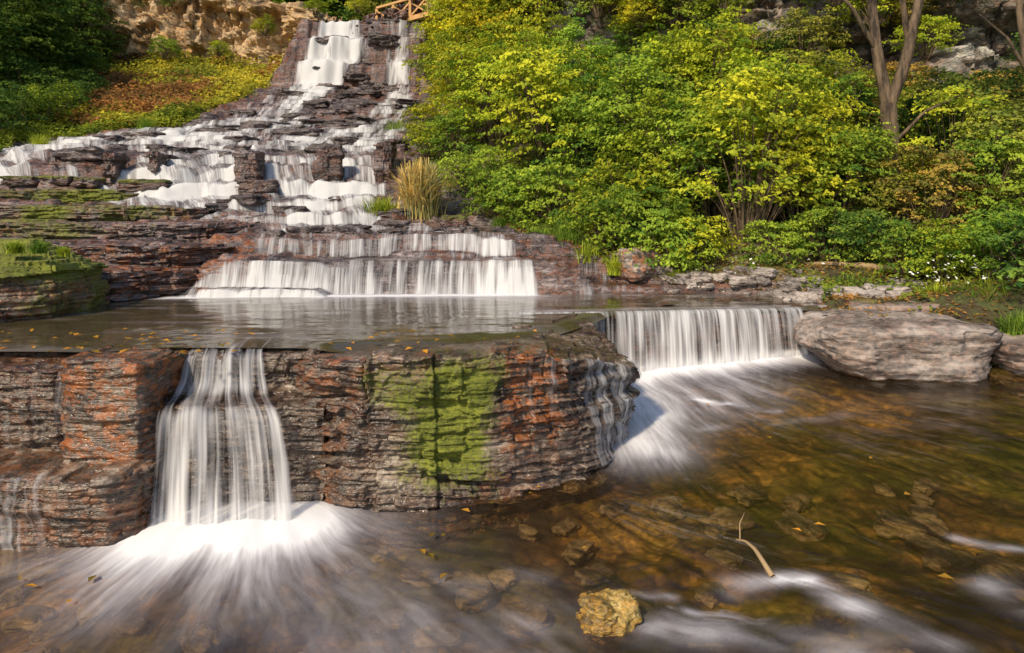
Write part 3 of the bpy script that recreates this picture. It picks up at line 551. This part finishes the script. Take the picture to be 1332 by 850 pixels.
for (px,d,s,c,kind) in [
    (655,15.6,.95,LG,bush),(625,16.8,1.0,LG,bush),(700,15.2,1.0,LG,bush),(590,18.8,.9,LG,bush),(565,19.6,.9,YG,bush),(552,22.5,.9,YG,bush),
    (745,14.6,1.1,LG,bush),(790,13.1,.9,LG,bush),(840,12.9,1.,LG,bush),(872,12.1,.85,LG,bush),(905,12.2,.7,YG,bush),(815,13.9,1.25,YG,bush),
    (1010,12.0,.6,LG,bush),(1075,12.1,.75,LG,bush),(1120,12.,.75,GR,bush),(1180,11.2,.7,LG,bush),(1235,10.8,.7,YG,bush),(1300,10.1,.8,LG,bush),(1360,9.6,.9,GR,bush),(1330,10.9,1.,LG,bush),
    (720,17.,1.15,YG,shrub),(650,18.6,1.1,YG,shrub),(790,16.2,1.1,LG,shrub),(850,15.2,1.1,LG,shrub),(620,20.5,1.2,YG,shrub),(900,14.,1.,YG,shrub),
    (970,12.7,1.15,YG,shrub),(925,13.4,.9,LG,shrub),(1040,13.1,.9,YG,shrub),(1090,12.9,.75,LG,shrub),(1150,12.6,.6,OL,shrub),(1210,12.,.65,OR,shrub),(1265,11.8,.7,LG,shrub),(1330,12.,.85,OL,shrub),(1240,13.4,.85,YG,shrub),(1010,14.6,1.15,YG,shrub),(1070,15.2,1.,OR,shrub),
    (612,24,1.0,YE,tall),(665,23.,1.0,YE,tall),(598,28,1.0,YG,tall),(700,20.3,.72,YG,tall),(765,18.5,.6,LG,tall),(850,17.2,.72,YG,tall),(595,21.8,.5,YE,tall),(645,30,1.3,YE,tall),(920,16.6,.75,YG,tall)]:
    put({id(bush):'bush',id(shrub):'shrub',id(tall):'sapling'}[id(kind)],kind,on(px,d),s,c)
hf=link(bpy.data.objects.new('hillside_foliage',None))
for i in range(100):
    px=rg.uniform(690,1420);d=rg.uniform(13.8,18.2) if px>850 else rg.uniform(15.5,20.5)
    if d>20.5-(px-700)/200: d-=2
    if 1105<px<1205 and d<14.6: continue
    c=[DG,GR,LG,OR,OL,YG,OL][rg.integers(7)]
    put('foliage',bush if rg.random()<.65 else shrub,on(px,d),rg.uniform(.6,.9),c,hf)
def cliffy(px): return np.interp(px,[520,600,700,800,950,1100,1250,1400],[30,25.,22,20.6,19.3,18.4,17.2,15.8])
for i in range(115):
    px=rg.uniform(585,1420);d=float(cliffy(px))-rg.uniform(.2,.9);py=rg.uniform(-60,210)
    if 685<px<800 and 5<py<130: continue
    if px>830 and 20<py<150 and rg.random()<.72: continue
    p=S(px,py,d);put('foliage',bush,(p[0],p[1],p[2]-.4),rg.uniform(.5,1.1),([YG,YG,LG,YE] if px<850 else [OR,GR,OL,YG])[rg.integers(4)],hf)
for i in range(14):
    px=rg.uniform(620,1500);d=float(cliffy(px))+rg.uniform(1.5,6)
    p=S(px,0,d);put('foliage',tall,(p[0],p[1],10.2),rg.uniform(.9,1.3),[YG,LG,GR,DG][rg.integers(4)] if px>850 else YG,hf)
bf=link(bpy.data.objects.new('background_forest',None))
for i in range(28):
    x=rg.uniform(-42,4);y=rg.uniform(43,54);put('forest_tree',tree,(x,y,float(zland(x,y))+1.3),rg.uniform(.8,1.3),[GR,LG,YG,YE,OL][rg.integers(5)],bf)
for i in range(14):
    x=rg.uniform(-60,20);y=rg.uniform(58,72);put('forest_tree',tree,(x,y,float(zland(x,y))),rg.uniform(1.3,1.8),[GR,DG,YG][rg.integers(3)],bf)
for i in range(8):
    x=rg.uniform(10,40);y=rg.uniform(24,40);put('forest_tree',tree,(x,y,10),rg.uniform(.8,1.2),[GR,DG,YG][rg.integers(3)],bf)
for (px,d,s,c) in [(-50,25,.6,GR),(10,28,.7,GR),(55,30,.6,GR),(100,34,.55,GR),(30,35,.95,GR),(-40,32,1.0,DG),(90,40,.8,GR),(-20,40,1.2,DG),(135,44,.7,LG)]:
    put('forest_tree',tree,on(px,d,-.8),s,c)
for (px,d,s,c) in [(10,23,1.,GR),(60,24,.9,LG),(90,26,.8,GR),(112,29,.7,GR),(30,26,1.2,GR),(-20,21.5,1.,GR),(120,32,.8,GR)]:
    put('bush',bush,on(px,d),s*1.3,c)
for (px,py,d,s,c) in [(230,12,36.6,.8,GR),(345,45,35.8,.7,YG),(285,72,35.6,.6,YG),(410,18,34.6,.6,YG),(215,75,35,.8,LG),(465,15,35,.6,YG)]:
    put('bush',bush,tuple(S(px,py,d)),s,c)
def forked(name,base,k=1.):
    a=Acc()
    def br(P,r0,r1,sd=7):
        P=np.array(P,float)*k;t=np.linspace(0,1,len(P)*4);q=np.stack([np.interp(t,np.linspace(0,1,len(P)),P[:,i]) for i in range(3)],-1)
        q[:,0]+=.05*fbm(q[:,2]*1.5,0,0,sd,2);V,Q=tube(q,np.linspace(r0,r1,len(q))*k,10);a.add(V,Q,0)
    br([(0,0,-.5),(.05,0,1.2),(0,0,2.4)],.2,.15);br([(0,0,2.3),(-.2,0,3.4),(-.35,.1,5),(-.3,.2,8)],.12,.06)
    br([(0,0,2.3),(.3,-.1,3.2),(.55,0,4.2),(.95,.1,6),(1.2,.2,8)],.12,.05);br([(-.2,0,3.4),(-.8,-.2,4.2),(-1.5,-.2,4.8)],.05,.02);br([(.4,0,3.6),(.1,-.2,4.6),(.2,-.3,6)],.06,.03)
    br([(.05,0,1.6),(.5,-.3,2.2),(1.1,-.5,2.5)],.04,.015)
    ob=link(bpy.data.objects.new(name,a.mesh(name,[M_bark])));ob.location=base;return ob
x,y,z=on(1155,13.2);forked('forked_tree',(x,y,z))
put('foliage',bush,(x-.9,y+.2,z+4.4),.7,OL,hf);put('foliage',bush,(x+.9,y+.3,z+3.4),.6,YG,hf);put('foliage',bush,(x-.5,y+.4,z+2.4),.5,LG,hf)
x,y,z=on(1350,12.9);forked('forked_tree',(x,y,z),.8)
def cover(name,n,fx,col,leaf,hmax,seed,mask=None):
    rg=np.random.default_rng(seed);x,y=fx(rg,n)
    if mask is not None:
        k=mask(x,y);x=x[k];y=y[k]
    z=zland(x,y);P=np.stack([x,y,z+rg.uniform(0,1,len(x))**1.5*hmax*(.5+.8*(fbm(x*1.1,y*1.1,0,seed,3)+.5))],-1)
    N=unit(np.array([0,-.35,1.])+rg.normal(0,.45,(len(x),3)));V,Q=leafquads(P,N,leaf,rg)
    lv=np.clip(.5+.6*fbm(x*.8,y*.8,0,seed+1,3)+.15*rg.normal(size=len(x)),0,1)
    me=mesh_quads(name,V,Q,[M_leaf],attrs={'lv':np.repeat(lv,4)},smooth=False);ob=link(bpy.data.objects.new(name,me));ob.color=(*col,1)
fxl=lambda a,b,c,d:(lambda r,n:(lambda y:(y*r.uniform(c,d,n),y))(r.uniform(a,b,n)))
cover('autumn_ground_cover',34000,fxl(24,37.5,-.66,-.28),(.33,.17,.07),.16,.35,1,lambda x,y:(x<lbx(y)-.6)&(fbm(x*.35,y*.35,0,5,3)+.12*(y-30)*.2<.15))
cover('meadow_ground_cover',32000,fxl(23.5,37.5,-.66,-.25),(.40,.37,.05),.16,.45,2,lambda x,y:(x<lbx(y)-.5)&(fbm(x*.35,y*.35,0,5,3)+.12*(y-30)*.2>-.1))
cover('grass_ground_cover',34000,fxl(19.5,27,-.85,-.45),(.26,.3,.04),.12,.3,3,lambda x,y:(x<lbx(y)-.3-.6*fbm(x*.5,y*.5,0,7,3)))
cover('bank_ground_cover',22000,lambda r,n:(lambda y:(xw(y)+.15+r.uniform(0,1,n)**1.3*6,y))(r.uniform(8.5,20,n)),(.22,.27,.04),.08,.3,4,lambda x,y:fbm(x*1.2,y*1.2,0,9,3)>.05)
cover('leaf_litter',14000,lambda r,n:(lambda y:(xw(y)+.15+r.uniform(0,1,n)**1.3*6,y))(r.uniform(8.5,18,n)),(.3,.17,.06),.06,.03,14)
def tuft(name,loc,n,hh,spread,col,seed,wd=.012,plume=False):
    rg=np.random.default_rng(seed);t=np.linspace(0,1,7)
    th=rg.uniform(0,6.28,n);l=rg.uniform(.5,1.,n)*hh;o=rg.uniform(.15,1,n)*spread;b=rg.normal(0,spread*.22,(n,2))
    x=b[:,:1]+np.cos(th)[:,None]*o[:,None]*t**2;y=b[:,1:]+np.sin(th)[:,None]*o[:,None]*t**2;z=l[:,None]*(t-.35*t**3*(o/spread)[:,None])
    w=wd*(1-t**2*.85)+(.02*np.exp(-((t-.85)/.12)**2) if plume else 0)
    sx=-np.sin(th)[:,None]*w;sy=np.cos(th)[:,None]*w
    V=np.stack([np.stack([x-sx,y-sy,z],-1),np.stack([x+sx,y+sy,z],-1)],2).reshape(-1,3)
    i=(np.arange(n)[:,None]*14+np.arange(6)[None]*2).reshape(-1);Q=np.stack([i,i+1,i+3,i+2],-1)
    me=mesh_quads(name,V,Q,[M_leaf],attrs={'lv':np.repeat(rg.uniform(.2,.9,n),14)},smooth=False)
    ob=link(bpy.data.objects.new(name,me));ob.location=loc;ob.color=(*col,1)
p=S(548,296,15.6);tuft('dry_reed_grass',p,600,1.75,.75,(.66,.5,.2),1,.014,True)
p=S(497,288,15.8);tuft('grass_clump',p,300,.7,.65,(.34,.4,.05),2,.014)
for i,(px,py,d,h) in enumerate([(735,330,12.9,.8),(762,345,12.4,.5),(700,320,13.5,.5),(52,197,20.5,.7),(190,172,24,.7),(1290,408,9.7,.7),(1325,445,9.0,.5),(1215,400,10.2,.5),(940,378,11.6,.35),(1045,378,11.5,.45),(610,296,15.5,.4),(1330,470,8.7,.35),(1160,390,11.,.4),(20,330,9.0,.2),(50,330,8.9,.2),(82,334,8.9,.16),(515,185,24,1.),(800,358,12.,.4),(650,300,15,.4),(1000,380,11.5,.35),(1100,385,11.2,.45),(880,372,11.7,.35),(1255,405,9.9,.5),(1130,380,11.4,.5)]):
    tuft('grass_clump',S(px,py,d),240,h,h*.75,[(.2,.3,.05),(.34,.4,.05)][i%2],10+i,.009)
rg=np.random.default_rng(19);P=[];N=[]
for (px,py,d,sx,n) in [(1295,355,10.0,.5,90),(955,362,11.6,.5,60),(1020,352,11.9,.3,30),(1220,370,10.4,.4,30)]:
    c=S(px,py,d);P.append(c+rg.normal(0,1,(n,3))*[sx,.2,.14])
P=np.concatenate(P);N=unit(np.array([0,-.5,1.])+rg.normal(0,.3,P.shape));V,Q=leafquads(P,N,.05,rg);obj('white_wildflowers',V,Q,[M_petal],smooth=False)
rg=np.random.default_rng(9);P=[]
for i in range(60): P.append(S(rg.uniform(0,330),0,rg.uniform(6.3,7.6))*np.array([1,1,0])+np.array([0,0,1.07]))
for i in range(22): P.append((rg.uniform(-1.9,.4),rg.uniform(6.35,7.6),1.07))
for px,py in [(562,703),(577,703),(577,757),(606,671),(1037,697),(1066,690),(1133,602),(920,531),(700,640),(690,648),(40,770),(90,790),(25,760),(120,760),(1000,575),(640,660),(550,725),(560,730),(1180,650),(870,690),(1230,760),(760,720)]:
    q=P2(px,py);P.append((q[0],q[1],q[2]+.045))
for i in range(30): P.append((rg.uniform(4.,6),rg.uniform(8.6,9.4),1.04));
P=np.array(P);N=unit(np.array([0,0,1.])+rg.normal(0,.12,(len(P),3)));V,Q=leafquads(P,N,.075,rg)
me=mesh_quads('fallen_leaves',V,Q,[M_leaf],attrs={'lv':np.repeat(rg.random(len(P)),4)},smooth=False);ob=link(bpy.data.objects.new('fallen_leaves',me));ob.color=(.55,.27,.04,1)
def stick(name,a,b,r,bend=.05):
    a=np.array(a);b=np.array(b);t=np.linspace(0,1,12)[:,None];q=a*(1-t)+b*t+np.array([0,0,bend])*np.sin(t*np.pi)+.02*np.stack([fbm(t[:,0]*3,i,0,5,2) for i in range(3)],-1)
    V,Q=tube(q,r*(1-.7*t[:,0]),7);obj(name,V,Q,[M_stick],attrs={'lv':.5})
a=P2(1005,752);b=P2(957,706);stick('driftwood_stick',a+[0,0,.02],b+[0,0,.03],.02)
a=P2(962,706);b=P2(968,676);stick('driftwood_stick',a+[0,0,.03],b+[0,0,.06],.006)
stick('fallen_log',S(1175,352,11.3),S(1035,343,11.9),.07,.03)
def box(a,b,w,h):
    a=np.array(a,float);b=np.array(b,float);d=unit(b-a);r=np.array([d[1],-d[0],0.]);r=unit(r) if np.linalg.norm(r)>.01 else np.array([1.,0,0]);u=np.cross(r,d)
    V=[p+r*sx*w/2+u*sz*h/2 for p in (a,b) for sx,sz in ((-1,-1),(1,-1),(1,1),(-1,1))]
    return np.array(V),np.array([[0,1,2,3],[7,6,5,4],[0,4,5,1],[1,5,6,2],[2,6,7,3],[3,7,4,0]])
root=link(bpy.data.objects.new('wooden_footbridge',None))
A=np.array(S(490,38,33.2));Bq=np.array(S(600,8,32.4));dirv=Bq-A;side=unit(np.array([-dirv[1],dirv[0],0]))
acc=Acc();acc.add(*box(A+side*.6,Bq+side*.6,1.4,.12));d=link(bpy.data.objects.new('deck',acc.mesh('deck',[M_wood],False)));d.parent=root
for j,o in enumerate((0.,1.25)):
    acc=Acc();n=5
    for i in range(n+1):
        p=A+dirv*i/n+side*o;acc.add(*box(p,p+[0,0,.95],.12,.12))
        if i<n:
            q=A+dirv*(i+1)/n+side*o
            acc.add(*box(p+[0,0,.15],q+[0,0,.85],.07,.07));acc.add(*box(p+[0,0,.85],q+[0,0,.15],.07,.07))
    acc.add(*box(A+side*o+[0,0,1.0],Bq+side*o+[0,0,1.0],.16,.1));acc.add(*box(A+side*o+[0,0,.12],Bq+side*o+[0,0,.12],.1,.1))
    d=link(bpy.data.objects.new('railing',acc.mesh('railing',[M_wood],False)));d.parent=root
# ---------------------------------------------------------------- light, sky, camera
sc=bpy.context.scene
w=bpy.data.worlds.new('World');sc.world=w;w.use_nodes=True;nt=w.node_tree
sky=nt.nodes.new('ShaderNodeTexSky');sky.sky_type='NISHITA';sky.sun_disc=False
el=math.radians(40);az=math.radians(-145)
sky.sun_elevation=el;sky.sun_rotation=az
nt.links.new(sky.outputs[0],nt.nodes['Background'].inputs[0]);nt.nodes['Background'].inputs[1].default_value=.15
sd=bpy.data.lights.new('sun','SUN');sd.energy=4.2;sd.angle=math.radians(5.);sd.color=(1,.85,.62)
so=link(bpy.data.objects.new('sun',sd))
from mathutils import Vector
dv=Vector((math.sin(az)*math.cos(el),math.cos(az)*math.cos(el),math.sin(el)))
so.rotation_euler=(-dv).to_track_quat('-Z','Y').to_euler()
cd=bpy.data.cameras.new('camera');cam=link(bpy.data.objects.new('camera',cd));cam.location=(0,0,EYE);cam.rotation_euler=(math.radians(90),0,0)
cd.sensor_width=36;cd.lens=36*F/1332;cd.shift_y=-155/1332;cd.clip_end=3000;cd.clip_start=.05
sc.camera=cam
sc.view_settings.view_transform='Standard';sc.view_settings.look='None';sc.view_settings.exposure=0
